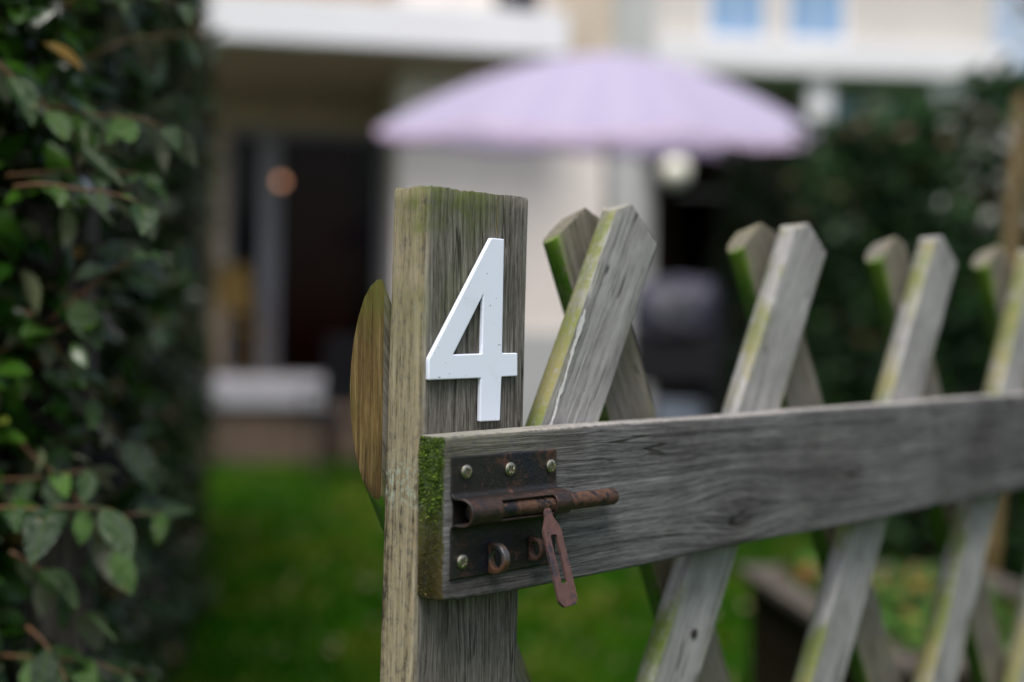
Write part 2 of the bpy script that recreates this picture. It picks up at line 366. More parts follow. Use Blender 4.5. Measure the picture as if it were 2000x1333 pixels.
# ---- umbrella
def umbrella():
    u = empty('garden_umbrella', (0.61, 8.5, 0.0)); tag(u, 'pale lilac garden umbrella opened in front of the house', 'umbrella')
    t = NT('lilac_canvas'); co = t.n('TexCoord').outputs['Object']; nz = t.noise(co, 4.0, 3)
    sx = t.sep(co); ang = t.math('ARCTAN2', sx[1], sx[0])
    stripe = t.ss(t.math('SINE', t.math('MULTIPLY', ang, 24.0)), -0.2, 0.2)
    c = t.mix(stripe, (0.565, 0.50, 0.69), (0.595, 0.535, 0.715))
    c = t.mix(t.math('MULTIPLY', nz, 0.25), c, (0.53, 0.47, 0.66))
    t.set(Base_Color=c, Roughness=0.9)
    tr = t.n('BsdfTranslucent', {'Color': c}); mx = t.n('MixShader', {0: 0.45, 1: t.b.outputs[0], 2: tr.outputs[0]}); t.t.links.new(mx.outputs[0], t.out.inputs[0])
    cloth = t.m; Rr, Hh = 1.515, 0.55
    hub = (0, 0, 2.40); rot = (R(6.5), 0, R(11))
    bm = bmesh.new(); nr, ns, per = 10, 8, 6; rings = []
    for i in range(nr + 1):
        f = i / nr; ring = []
        for k in range(ns * per):
            a = 2 * math.pi * k / (ns * per); fr = (k % per) / per
            cord = math.cos(math.pi / ns) / math.cos((fr - 0.5) * 2 * math.pi / ns)
            sag = 1 - (1 - cord) * f
            rr = Rr * f * sag; z = Hh * (1 - f ** 1.7) - 0.035 * math.sin(math.pi * fr) * f
            ring.append(bm.verts.new((rr * math.cos(a) + 1e-4 * math.cos(a), rr * math.sin(a) + 1e-4 * math.sin(a), z)))
        rings.append(ring)
    last = [bm.verts.new((v.co.x * 1.003, v.co.y * 1.003, v.co.z - 0.07 - 0.015 * math.sin(j * math.pi / 2) ** 2)) for j, v in enumerate(rings[-1])]
    n = ns * per
    for a, b in zip(rings, rings[1:]):
        for k in range(n): bm.faces.new((a[k], b[k], b[(k + 1) % n], a[(k + 1) % n]))
    can = obj('canopy', bm, cloth, u, hub, rot, smooth=60)
    bm = bmesh.new(); A = [bm.verts.new(v) for v in [tuple(x) for x in []]]
    bmv = bmesh.new(); r0 = []; r1 = []
    for k in range(n):
        a = 2 * math.pi * k / n; fr = (k % per) / per
        cord = math.cos(math.pi / ns) / math.cos((fr - 0.5) * 2 * math.pi / ns); rr = Rr * cord * 1.002
        z = -0.035 * math.sin(math.pi * fr)
        r0.append(bmv.verts.new((rr * math.cos(a), rr * math.sin(a), z - 0.002))); r1.append(bmv.verts.new((rr * 1.004 * math.cos(a), rr * 1.004 * math.sin(a), z - 0.045 - 0.010 * (k % 2))))
    for k in range(n): bmv.faces.new((r0[k], r1[k], r1[(k + 1) % n], r0[(k + 1) % n]))
    bm.free(); obj('valance', bmv, plain('pink_lilac_trim', (0.66, 0.50, 0.68), 0.9, 0.05, 4.0), can)

    polew = plain('pale_pole', (0.50, 0.47, 0.36), 0.5, 0.08, 8.0)
    obj('pole', T([(0.06, 0, 0.05), (0.0, 0, 2.36), (0, -0.06, 2.90)], 0.024, 12), polew, u)
    obj('finial', lathe([(0.012, 0), (0.03, 0.02), (0.035, 0.05), (0.02, 0.08), (0.004, 0.11)], 12), polew, u, (0.0, -0.067, 2.925))
    obj('base', lathe([(0.27, 0.0), (0.27, 0.05), (0.22, 0.085), (0.06, 0.10), (0.04, 0.30)], 28), M_greyp, u, (0.06, 0, 0.0))
    Mrot = Euler(rot).to_matrix()
    for k in range(8):
        a = 2 * math.pi * k / 8; pts = []
        for f in (0.04, 0.3, 0.6, 0.985):
            p = Vector((Rr * f * math.cos(a), Rr * f * math.sin(a), Hh * (1 - f ** 1.7) - 0.02)); pts.append(Mrot @ p + Vector(hub))
        obj('rib', T(pts, 0.008, 6), polew, u)
        q = Mrot @ Vector((Rr * .5 * math.cos(a), Rr * .5 * math.sin(a), Hh * (1 - .5 ** 1.7) - 0.03)) + Vector(hub)
        obj('strut', T([(0.03 * math.cos(a), 0.03 * math.sin(a), 2.38), q], 0.007, 6), polew, u)
umbrella()

# ---- dark garden shelter and globe lamp
def shelter():
    s = empty('garden_shelter', (1.32, 11.1, 0), R(6)); tag(s, 'near-black open timber shelter beside the house corner', 'shelter')
    dk = plain('shelter_shade', (0.004, 0.003, 0.002), 0.95, 0.2, 6.0, spec=0.0)  # near-black colour carries the shade inside the open shelter
    for x0 in (0.0, 2.5): obj('side_wall', B(x0, x0 + 0.05, 0.12, 2.4, 0, 2.60), dk, s)
    obj('back_wall', B(0.052, 2.498, 2.35, 2.4, 0, 2.60), dk, s)
    obj('floor_boards', B(0.052, 2.498, 0.1, 2.348, 0.0, 0.06), dk, s)
    obj('roof', B(-0.10, 2.65, -0.05, 2.5, 2.66, 2.74), dk, s); obj('fascia', B(0.0, 2.55, 0.0, 0.05, 2.48, 2.655), dk, s)
    for x0 in (0.0, 2.46): obj('post', B(x0, x0 + 0.09, 0.0, 0.09, 0, 2.478), dk, s)
shelter()
gl = empty('globe_lamp', (1.37, 10.90, 2.50)); tag(gl, 'round cream globe lamp under the shelter eave', 'lamp')
bmg = bmesh.new(); bmesh.ops.create_uvsphere(bmg, u_segments=24, v_segments=14, radius=0.125)
obj('globe', bmg, plain('opal_glass', (0.80, 0.78, 0.66), 0.25, 0.03, 3.0), gl, smooth=180)
obj('collar', lathe([(0.05, 0), (0.05, 0.035), (0.03, 0.06)], 16), M_black, gl, (0, 0, 0.115)); obj('arm', T([(0, 0, 0.17), (0, 0.08, 0.2), (0, 0.16, 0.1)], 0.012), M_black, gl)

# ---- barbecue under a cover
def barbecue():
    b = empty('covered_barbecue', (0.90, 7.0, 0), R(-8)); tag(b, 'barbecue cart under a grey cover beside the hedge', 'barbecue')
    t = NT('grey_cover_cloth'); co = t.n('TexCoord').outputs['Object']; a = t.noise(co, 9.0, 4, 0.6, 1.2)
    t.set(Base_Color=t.ramp(a, [(0.42, (0.008, 0.008, 0.018)), (0.72, (0.060, 0.060, 0.095))]), Roughness=0.45, Normal=t.bump(a, 0.8, 0.05))
    bm = bmesh.new(); n, m = 16, 10
    prof = [(0.0, 0.23), (0.10, 0.24), (0.18, 0.225), (0.25, 0.18), (0.29, 0.11), (0.305, 0.0)]
    rows = []
    for z, yy in prof:
        row = []
        for k in range(28):
            a = 2 * math.pi * k / 28; cx = abs(math.cos(a)) ** 0.6 * math.copysign(1, math.cos(a)); cy = abs(math.sin(a)) ** 0.7 * math.copysign(1, math.sin(a))
            j = 0.012 * noise.noise(Vector((cx * 3, cy * 3, z * 9)))
            row.append(bm.verts.new((cx * (0.13 + 0.5 * yy) * (1 if yy else 0.02) + j, cy * max(yy, 0.004) + j, 1.10 + z + j)))
        rows.append(row)
    for p, q in zip(rows, rows[1:]):
        for k in range(28): bm.faces.new((p[k], p[(k + 1) % 28], q[(k + 1) % 28], q[k]))
    bm.faces.new(rows[-1]); obj('cover', bm, t.m, b, smooth=180)
    obj('firebox', B(-0.24, 0.24, -0.2, 0.2, 0.82, 1.10, bev=0.02), M_black, b)
    obj('side_shelf', B(-0.46, -0.25, -0.18, 0.18, 1.02, 1.05), M_black, b); obj('side_shelf', B(0.25, 0.46, -0.18, 0.18, 1.02, 1.05), M_black, b)
    for sx in (-1, 1):
        for sy in (-1, 1): obj('leg', B(sx * .22 - .02, sx * .22 + .02, sy * .17 - .02, sy * .17 + .02, 0.0 if sx < 0 else 0.08, 0.82), M_black, b)
    obj('lower_shelf', B(-0.24, 0.24, -0.19, 0.19, 0.28, 0.31), M_black, b)
    for sy in (-1, 1):
        obj('wheel', lathe([(0.02, -.02), (0.09, -.02), (0.1, -.01), (0.1, .01), (0.09, .02), (0.02, .02)], 20), M_black, b, (0.22, sy * 0.215, 0.1), (R(90), 0, 0))
    bx = obj('storage_tub', B(0.84, 1.12, 6.86, 7.14, 0.312, 0.74, bev=0.03), plain('pale_blue_grey_plastic', (0.13, 0.155, 0.20), 0.5, 0.05, 5.0))
    tag(bx, 'pale blue grey tub on the barbecue cart shelf', 'tub')
    bx.location = (-0.07, 0, 0)
barbecue()

# ---- second building
def apartments():
    h = empty('apartment_house', (4.4, 18.0, 0), R(4)); tag(h, 'far pale cream apartment house with windows in sky reflection blue', 'building')
    cr = plain('pale_cream_render', (0.50, 0.468, 0.437), 0.85, 0.04, 0.8); bl = plain('sky_reflection_blue', (0.16, 0.29, 0.47), 0.35, 0.1, 3.0); lb = plain('light_blue_panel', (0.26, 0.40, 0.62), 0.4, 0.08, 3.0)  # sky reflection in the window panes is painted as flat blue
    obj('wall', B(-5.0, 2.5, 0.30, 8.0, 4.86, 11.0), cr, h)
    obj('ledge', B(-5.0, 2.55, -0.25, 0.297, 4.80, 5.22, bev=0.02), M_white, h)
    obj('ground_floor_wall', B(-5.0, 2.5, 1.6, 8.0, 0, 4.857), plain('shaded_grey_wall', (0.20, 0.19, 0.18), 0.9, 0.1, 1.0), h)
    for x0 in (-0.30, 1.50, -2.6): obj('column', B(x0, x0 + 0.32, -0.1, 0.25, 0, 4.797), M_white, h)
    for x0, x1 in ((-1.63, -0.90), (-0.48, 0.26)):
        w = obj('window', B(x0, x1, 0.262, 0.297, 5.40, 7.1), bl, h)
        for xa, xb in ((x0 - .07, x0), (x1, x1 + .07)): obj('frame', B(xa, xb, 0.24, 0.296, 5.40, 7.1), M_white, w)
        obj('sill', B(x0 - .1, x1 + .1, 0.18, 0.296, 5.33, 5.397), M_white, w)
        obj('glazing_bar', B((x0 + x1) / 2 - .02, (x0 + x1) / 2 + .02, 0.245, 0.26, 5.40, 7.1), M_white, w)
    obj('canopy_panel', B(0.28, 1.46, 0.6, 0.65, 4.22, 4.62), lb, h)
apartments()

fallen_leaves()
# ================================================================= HEDGES
def hedge_leaves(rng, n, A, Bp, depth, height, side, bulge=0.1, lo=0.0, gap=0.55):
    """positions and frames over the face of a hedge between ground points A and B; side is the outward normal sign"""
    A = np.array(A); Bp = np.array(Bp); d = Bp - A; L = np.linalg.norm(d); d /= L; nr = np.array([d[1], -d[0]]) * side
    return d, nr, L

def hedge(name, label, A, Bp, height, thick, side, mat, n_far, size, core_mat, seed, near_dense=1.0, h2=None):
    rng = np.random.default_rng(seed); A = np.array(A); Bp = np.array(Bp); d = Bp - A; L = np.linalg.norm(d); d = d / L; nr = np.array([d[1], -d[0]]) * side
    h = empty(name, (A[0], A[1], 0)); tag(h, label, 'hedge')
    off = np.array([A[0], A[1], 0.0])
    h2 = height if h2 is None else h2; hk = lambda u: 1 + (h2 / height - 1) * u
    # added solid core stops light between leaves; near-black colour stands for inner shade
    bm = bmesh.new(); bmesh.ops.create_grid(bm, x_segments=2, y_segments=2, size=0.5); bm.free()
    bm = bmesh.new()
    nu, nv = 40, 24
    def face(fn):
        g = [[bm.verts.new(fn(i / nu, j / nv)) for j in range(nv + 1)] for i in range(nu + 1)]
        for i in range(nu):
            for j in range(nv): bm.faces.new((g[i][j], g[i + 1][j], g[i + 1][j + 1], g[i][j + 1]))
    def pt(u, depth, z):
        p = A + d * L * u - nr * depth; q = Vector((p[0], p[1], z * hk(u)))
        return q + Vector((noise.noise(q * 2.1), noise.noise(q * 2.3 + Vector((5, 0, 0))), 0.6 * noise.noise(q * 2.2 + Vector((0, 9, 0))))) * 0.09 - Vector(off)
    e = 0.12
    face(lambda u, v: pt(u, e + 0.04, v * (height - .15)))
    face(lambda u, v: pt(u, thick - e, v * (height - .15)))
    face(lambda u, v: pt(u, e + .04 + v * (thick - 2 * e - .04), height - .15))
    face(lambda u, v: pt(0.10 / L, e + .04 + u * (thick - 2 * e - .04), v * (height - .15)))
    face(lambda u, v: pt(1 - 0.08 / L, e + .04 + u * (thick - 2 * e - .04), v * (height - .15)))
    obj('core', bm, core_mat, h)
    # leaves: face, end faces, top
    n = n_far
    u = rng.random(n) ** near_dense; z = rng.random(n) * height
    dep = np.abs(rng.normal(0, 0.075, n)); kind = rng.random(n)
    along = u * L; depth = dep.copy()
    lump = 0.12 * np.sin(along * 3.1 + z * 2.0) * np.sin(z * 3.7 + along * 1.3) + 0.06 * np.sin(along * 9 + 4 * z)
    depth = dep - lump * 0.7
    nx = np.stack([np.full(n, nr[0]), np.full(n, nr[1]), np.full(n, 0.5)], 1)
    mA = kind < 0.10                                   # near end face
    along[mA] = np.abs(rng.normal(0, 0.08, mA.sum())); depth[mA] = rng.random(mA.sum()) * thick
    nx[mA] = np.array([-d[0], -d[1], 0.5])
    mB = (kind >= 0.10) & (kind < 0.16)
    along[mB] = L - np.abs(rng.normal(0, 0.08, mB.sum())); depth[mB] = rng.random(mB.sum()) * thick; nx[mB] = np.array([d[0], d[1], 0.5])
    mT = (kind >= 0.16) & (kind < 0.28)
    z[mT] = height - np.abs(rng.normal(0, 0.1, mT.sum())) + 0.1 * np.sin(along[mT] * 5); depth[mT] = rng.random(mT.sum()) * thick; nx[mT] = np.array([0, 0, 1.0])
    z = z * hk(along / L)
    P = np.stack([A[0] + d[0] * along - nr[0] * depth, A[1] + d[1] * along - nr[1] * depth, z], 1) - off
    nrm = nx + rng.normal(0, 0.55, (n, 3)); tip = rng.normal(0, 0.6, (n, 3)) + nx * 0.5 - np.array([0, 0, 0.35])
    M = rot_frames(nrm, tip, rng); sz = size * (0.65 + 0.6 * rng.random(n))
    o = obj('foliage', scatter('foliage', leaf_template(4, 0.5, 0.3, 0.25), P, M, sz), mat, h, smooth=180); o['kind'] = 'stuff'
    return h

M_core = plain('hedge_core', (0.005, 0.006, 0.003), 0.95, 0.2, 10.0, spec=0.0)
M_elaeagnus = leaf_mat('glossy_leaf', (0.003, 0.018, 0.0015), (0.050, 0.125, 0.010), (0.08, 0.095, 0.05), 0.24, (0.14, 0.09, 0.025), trans=0.08)
M_hedge_r = leaf_mat('dark_leaf', (0.002, 0.020, 0.0015), (0.026, 0.105, 0.010), (0.028, 0.06, 0.016), 0.5, (0.10, 0.06, 0.03), trans=0.06)
M_bark = plain('rusty_twig', (0.075, 0.032, 0.010), 0.7, 0.25, 60.0)

hl = hedge('leafy_hedge', 'tall dark leafy hedge running back from the near gate post', (-0.43, 1.16), (-1.63, 6.6), 2.75, 0.7, 1, M_elaeagnus, 46000, 0.046, M_core, 11, near_dense=1.35)
hedge('boundary_hedge', 'dark green boundary hedge behind the gate on the right', (1.54, 9.6), (2.03, 4.2), 2.5, 1.1, 1, M_hedge_r, 26000, 0.075, M_core, 12, h2=2.05)

# near shoots with single leaves
def near_leaf_mat():
    t = NT('veined_leaf'); g = t.n('NewGeometry'); r_ = t.n('ObjectInfo').outputs['Random']; co = t.n('TexCoord').outputs['Object']; x, y, z = t.sep(co)
    nz = t.noise(t.n('VectorMath', {0: co, 1: t.xyz(r_, t.math('MULTIPLY', r_, 7.0), 0.0)}, operation='ADD').outputs[0], 5.0, 4, 0.6)
    c = t.mix(t.math('POWER', t.math('ADD', t.math('MULTIPLY', r_, 0.7), t.math('MULTIPLY', nz, 0.3)), 2.2), (0.002, 0.016, 0.001), (0.060, 0.150, 0.010))
    ax = t.math('ABSOLUTE', x); mid = t.ss(ax, 0.022, 0.006)
    sv = t.ss(t.math('SINE', t.math('MULTIPLY', t.math('SUBTRACT', y, t.math('MULTIPLY', ax, 0.9)), 48.0)), 0.80, 0.98)
    c = t.mix(t.math('MULTIPLY', mid, 0.5), c, (0.08, 0.13, 0.03)); c = t.mix(t.math('MULTIPLY', sv, 0.06), c, (0.10, 0.16, 0.05))
    c = t.mix(t.math('MULTIPLY', t.ss(nz, 0.62, 0.72), 0.6), c, (0.16, 0.11, 0.04))
    c = t.mix(t.ss(r_, 0.955, 0.96), c, (0.22, 0.15, 0.04))
    c = t.mix(g.outputs['Backfacing'], c, (0.17, 0.18, 0.13))
    t.set(Base_Color=c, Roughness=t.math('ADD', 0.20, t.math('MULTIPLY', nz, 0.25)), Specular_IOR_Level=0.4, Normal=t.bump(t.math('ADD', mid, t.math('ADD', t.math('MULTIPLY', sv, 0.5), nz)), 0.4, 0.02))
    tr = t.n('BsdfTranslucent', {'Color': c}); mx = t.n('MixShader', {0: 0.1, 1: t.b.outputs[0], 2: tr.outputs[0]}); t.t.links.new(mx.outputs[0], t.out.inputs[0]); return t.m
M_near = near_leaf_mat()
def near_shoots():
    rg = np.random.default_rng(77); n = 4200
    y = 1.02 + 0.34 * rg.random(n); x = -0.40 * y - 0.05 + (0.05 + 0.06 * (rg.random(n) < 0.4)) * rg.random(n); z = 0.70 + 0.72 * rg.random(n)
    P = np.stack([x, y, z], 1); P = P[~((P[:, 2] < 0.92) & (P[:, 0] > -0.43) & (P[:, 1] < 1.12))]; n = len(P)
    fo = obj('foliage', scatter('foliage', leaf_template(6, 0.46, 0.2, 0.3), P - np.array(hl.location), rot_frames(rg.normal(0, .55, (n, 3)) + [0.2, -0.3, 0.8], rg.normal(0, .7, (n, 3)) + [0.3, -0.3, -0.4], rg), 0.024 + 0.022 * rg.random(n)), M_elaeagnus, hl, smooth=180); fo['kind'] = 'stuff'
    rng = np.random.default_rng(21)
    metas = []
    for i in range(6):
        V, F = leaf_template(9, 0.42 + 0.03 * i, 0.10 + 0.12 * (i % 3), 0.05 + 0.10 * i, 0.018 * (i % 3))
        me = np_mesh('leaf', V, F); me.materials.append(M_near); me.polygons.foreach_set('use_smooth', [True] * len(me.polygons)); metas.append(me)
    off = hl.location
    count = 0
    # (x, y, z) start, direction, length
    shoots = []
    for k in range(40):
        z = 0.76 + 0.60 * ((k * 17) % 40) / 39; y = 0.97 + 0.20 * rng.random(); x = -0.40 * y - 0.035 + 0.075 * rng.random()
        if z > 1.16: x += 0.06 * rng.random()
        shoots.append(((x, y, z), (0.5 + 0.5 * rng.random(), -0.35 + 0.5 * rng.random(), 0.15 + rng.normal(0, 0.55)), 0.06 + 0.08 * rng.random()))
    for s, dr, ln in shoots:
        p = Vector(s); dv = Vector(dr).normalized(); pts = [p.copy()]; n = 6
        for i in range(n):
            dv = (dv + Vector((rng.normal(0, .12), rng.normal(0, .12), -0.06 + rng.normal(0, .1)))).normalized(); p = p + dv * ln / n; pts.append(p.copy())
        obj('twig', T([q - off for q in pts], [0.0019 - 0.0002 * i for i in range(n + 1)], 6), M_bark, hl, smooth=180)
        for i, q in enumerate(pts[1:]):
            for rep in range(2 if i % 2 else 1):
                if count >= 290: return
                ax = (pts[min(i + 2, n)] - pts[i]).normalized()
                sd = ax.cross(Vector((0, 0, 1))).normalized() * (1 if (i + rep) % 2 else -1)
                tip = (sd * 0.9 + ax * 0.55 + Vector((rng.normal(0, .3), rng.normal(0, .3), -0.25 + rng.normal(0, .3)))).normalized()
                nr = Vector((rng.normal(0.1, .4), -0.45 + rng.normal(0, .4), 0.9)); nr = (nr - tip * nr.dot(tip)).normalized(); xx = tip.cross(nr)
                M3 = Matrix((xx, tip, nr)).transposed()
                o = bpy.data.objects.new('leaf', metas[int(rng.integers(0, 6))]); link(o, hl)
                sc = 0.024 + 0.028 * rng.random() ** 1.5
                o.matrix_local = Matrix.Translation(q - off) @ M3.to_4x4() @ Matrix.Scale(sc, 4); count += 1
near_shoots()

# ---- gate post by the hedge, with strike box
M_postw = wood('old_post_wood', 'Z', (0.016, 0.014, 0.013), (0.065, 0.058, 0.052), (0.15, 0.135, 0.12), bump=0.8, streak=(0.42, 0.60))
gp = obj('gate_post', B(-0.029, 0.029, -0.029, 0.029, 0, 1.165, bev=0.004), M_postw, None, (-0.400, 1.13, 0), (0, 0, R(9)))
tag(gp, 'weathered square gate post half hidden by hedge leaves', 'post')
obj('post_cap', B(-0.004, 0.026, -0.027, 0.010, 1.166, 1.186, bev=0.007), plain('pale_zinc', (0.52, 0.56, 0.62), 0.4, 0.08, 30.0, metal=0.3), gp)
sbx = bmesh.new(); box(sbx, 0.030, 0.056, -0.018, 0.012, 0.912, 0.945, bev=0.003)
obj('strike_box', sbx, M_black, gp)

# ---- bamboo stake with thin plant
bs = empty('bamboo_stake', (1.29, 3.5, 0)); tag(bs, 'tan bamboo stake standing in front of the right hedge', 'stake')
M_bamboo = plain('bamboo_cane', (0.17, 0.115, 0.045), 0.5, 0.2, 12.0)
pts = []; rr = []
for k in range(7):
    for dz, r in ((0.0, 0.0195), (0.012, 0.017), (0.24, 0.017)):
        z = k * 0.25 + dz; pts.append((0.055 * z + 0.004 * math.sin(k), 0, z)); rr.append(r)
obj('cane', T(pts, rr, 12), M_bamboo, bs, smooth=60)
sp = empty('slender_shrub', (1.62, 3.9, 0)); tag(sp, 'slender pale leaved shrub rising behind the bamboo stake', 'shrub')
bmt = bmesh.new(); rg = np.random.default_rng(5); tips = []
tube(bmt, [(0, 0, 0), (0.02, 0, 0.9), (0.0, 0.02, 1.7), (0.03, 0, 2.4)], [0.016, 0.013, 0.009, 0.004], 8)
for k in range(16):
    z = 1.2 + 1.1 * k / 16; a = rg.random() * 6.28; q = Vector((0.01, 0, z)); e = q + Vector((math.cos(a) * .28, math.sin(a) * .28, 0.2)); tube(bmt, [q, (q + e) / 2 + Vector((0, 0, .04)), e], [0.005, 0.004, 0.002], 5); tips += [q.lerp(e, t_) for t_ in (0.4, 0.6, 0.8, 1.0)]
obj('trunk', bmt, M_bark, sp)
P = np.array([list(p + Vector(rg.normal(0, .03, 3))) for p in tips for _ in range(5)]); nn = len(P)
o = obj('crown', scatter('crown', leaf_template(4, 0.4, 0.2, 0.2), P, rot_frames(rg.normal(0, 1, (nn, 3)) + np.array([0, 0, 1]), rg.normal(0, 1, (nn, 3)), rg), 0.03 + 0.02 * rg.random(nn)), leaf_mat('pale_leaf', (0.20, 0.22, 0.17), (0.42, 0.43, 0.38), (0.5, 0.5, 0.48), 0.5), sp); o['kind'] = 'stuff'

# ---- raised planter seen through the gate
def planter():
    p = empty('raised_planter', (0.92, 2.76, 0), R(5)); tag(p, 'dark board raised planter with pale capping behind the gate', 'planter')
    w = wood('planter_cap_wood', 'Z', (0.045, 0.038, 0.03), (0.11, 0.095, 0.08), (0.18, 0.16, 0.14), bump=0.4)
    dk = plain('dark_planter_board', (0.028, 0.020, 0.012), 0.9, 0.2, 12.0, spec=0.1)
    hx, hy = 0.27, 0.46
    for k in range(3):
        z0 = 0.03 + k * 0.145
        for sx in (-1, 1): obj('board', B(sx * hx - .011, sx * hx + .011, -hy + .012, hy - .012, z0, z0 + 0.14, bev=0.003), dk, p)
        for sy in (-1, 1): obj('board', B(-hx, hx, sy * hy - .011, sy * hy + .011, z0, z0 + 0.14, bev=0.003), dk, p)
    for sx in (-1, 1): obj('cap_board', B(sx * hx - .035, sx * hx + .035, -hy - .03, hy + .03, 0.468, 0.492, bev=0.003), w, p)
    for sy in (-1, 1): obj('cap_board', B(-hx + .037, hx - .037, sy * hy - .03, sy * hy + .03, 0.468, 0.492, bev=0.003), w, p)
    obj('soil', B(-hx + .012, hx - .012, -hy + .012, hy - .012, 0.36, 0.43), plain('potting_soil', (0.055, 0.035, 0.02), 0.95, 0.3, 30.0, 0.5), p)
    rg = np.random.default_rng(8); n = 700
    P = np.stack([rg.uniform(-.24, .24, n), rg.uniform(-.42, .42, n), np.zeros(n)], 1); cl = np.sin(P[:, 0] * 14 + 1) * np.sin(P[:, 1] * 11)
    P[:, 2] = 0.44 + 0.05 * rg.random(n) + 0.08 * np.clip(cl, 0, 1) * rg.random(n); P = P[cl > -0.25]; n = len(P)
    o = obj('planting', scatter('planting', leaf_template(4, .4, .2, .3), P, rot_frames(rg.normal(0, .5, (n, 3)) + [0, 0, 1], rg.normal(0, 1, (n, 3)) + [0, 0, .6], rg), 0.04 + .03 * rg.random(n)), leaf_mat('planter_leaf', (0.03, 0.10, 0.012), (0.09, 0.20, 0.02), (0.12, 0.18, 0.05), 0.45, (0.32, 0.18, 0.05)), p); o['kind'] = 'stuff'
    for k in range(3):
        bm = bmesh.new()
        for j in range(9):
            a = j * 0.7; q = bmesh.ops.create_cone(bm, segments=5, radius1=0.004, radius2=0.009, depth=0.02, cap_ends=True)
            bmesh.ops.translate(bm, vec=(0.012 * math.cos(a), 0.012 * math.sin(a), 0.002 * j), verts=q['verts'])
        obj('flower_head', bm, plain('orange_petal', (0.28, 0.12, 0.03), 0.6, 0.1, 40.0), p, (rnd.uniform(-.22, -.1), rnd.uniform(0.05, .4), 0.50 + 0.03 * rnd.random()))
planter()

# ================================================================= THE GATE
ZT = 0.9998                      # height of the rail's top edge
gate = empty('garden_gate', (-0.0476, 0.6641, 0), R(45.45))
tag(gate, 'weathered wooden garden gate with crossed half round pickets and rusty bolt', 'gate')

def near_top(t, c, lo, hi): return t.ss(c['Z'], lo, hi)
def stile_tint(t, c):
    side = t.ss(t.math('MULTIPLY', c['N'][0], -1.0), 0.25, 0.9)        # the fresher sawn edge is tan
    return [(side, (1.0, 1.0, 1.0))]
def stile_moss(t, c):
    side = t.ss(t.math('MULTIPLY', c['N'][0], -1.0), 0.2, 0.9)
    tan = t.math('MULTIPLY', side, 0.9)
    top = t.ss(c['Z'], 0.02, 0.135)
    lowleft = t.ss(c['X'], 0.075, 0.0)
    mot = t.ss(c['blot'], 0.35, 0.6)
    g = t.math('MULTIPLY', t.math('MULTIPLY', top, mot), t.math('ADD', t.math('MULTIPLY', lowleft, 0.8), t.math('MULTIPLY', side, 0.5)), clamp=True)
    g2 = t.math('MULTIPLY', t.ss(c['Z'], 0.095, 0.132), t.math('MULTIPLY', t.ss(c['X'], 0.075, 0.045), mot))
    tanc = t.ramp(c['f'], [(0.37, (0.085, 0.062, 0.030)), (0.47, (0.235, 0.195, 0.120)), (0.66, (0.36, 0.315, 0.215))])
    lich = t.math('MULTIPLY', t.math('MULTIPLY', side, t.ss(t.math('ABSOLUTE', t.math('ADD', c['Z'], 0.026)), 0.02, 0.004)), t.ss(t.noise(c['P'], 330.0, 3), 0.46, 0.6))
    return [(tan, tanc), (tan, tanc), (g, (0.095, 0.125, 0.022)), (t.math('MULTIPLY', g2, 0.6), (0.075, 0.10, 0.012)), (lich, (0.30, 0.34, 0.27))]

M_stile = wood('stile_wood', 'Z', (0.034, 0.031, 0.026), (0.145, 0.134, 0.116), (0.29, 0.272, 0.245), moss=stile_moss, streak=(0.39, 0.63),
               knots=[(-0.235, 0.020, 0.11, 0.020, 0.85)], bump=0.7)

def stile():
    bm = bmesh.new(); W, Tk = 0.0785, 0.0260; PLn = 0.0195; H = 0.1297
    sec = []
    def seg(p, q, n):
        for i in range(n): sec.append((p[0] + (q[0] - p[0]) * i / n, p[1] + (q[1] - p[1]) * i / n))
    crack = 0.0525
    seg((0.0042, 0.0), (crack - 0.0005, 0), 26); sec.append((crack - 0.0005, 0.0)); ci = len(sec); sec.append((crack, 0.0)); sec.append((crack + 0.0005, 0))
    seg((crack + 0.0015, 0), (W - 0.0015, 0), 13); seg((W - 0.0015, 0), (W, 0.0015), 2); seg((W, 0.0015), (W, Tk - 0.001), 10); seg((W, Tk - 0.001), (W - 0.001, Tk), 1)
    seg((W - 0.001, Tk), (0.001, Tk), 14); seg((0.001, Tk), (0, Tk - 0.001), 1); seg((0, Tk - 0.001), (0.0, 0.0042), 12)
    seg((0.0, 0.0042), (0.0006, 0.0018), 2); seg((0.0006, 0.0018), (0.0042, 0.0), 3)
    zs = [-0.92, -0.6, -0.4, -0.3] + [-0.25 + 0.004 * i for i in range(int((H + 0.25) / 0.004))] + [H - 0.0012, H]
    rings = []
    for zi, z in enumerate(zs):
        ring = []
        for i, (x, y) in enumerate(sec):
            q = Vector((x * 60, y * 60, z * 3)); n1 = noise.fractal(q, 0.8, 2.0, 3)
            dpt = 0.00022 * n1 + 0.0005 * noise.noise(Vector((x * 9, y * 9, z * 7)))
            cx, cy = W / 2, Tk / 2; nx = (-1 if x < 0.003 else (1 if x > W - 0.002 else 0)); ny = (-1 if y < 0.003 else (1 if y > Tk - 0.002 else 0))
            zz = z; yy = y + ny * dpt; xx = x + nx * dpt
            if i == ci: yy += 0.0045 * max(0, min(1, (z - 0.098) / 0.02))
            if zi == len(zs) - 1:
                zz += 0.0007 * noise.noise(Vector((x * 500, y * 500, 1))) + 0.0009 * noise.noise(Vector((x * 1500, y * 900, 4))); xx += 0.0007 * -nx; yy += 0.0007 * -ny
            ring.append(bm.verts.new((xx + z * PLn, yy, zz)))
        rings.append(ring)
    n = len(sec)
    for a, b in zip(rings, rings[1:]):
        for k in range(n): bm.faces.new((a[k], a[(k + 1) % n], b[(k + 1) % n], b[k]))
    bm.faces.new(rings[-1]); bm.faces.new(rings[0][::-1])
    return obj('stile', bm, M_stile, gate, (0, 0, ZT), smooth=50)
stile()
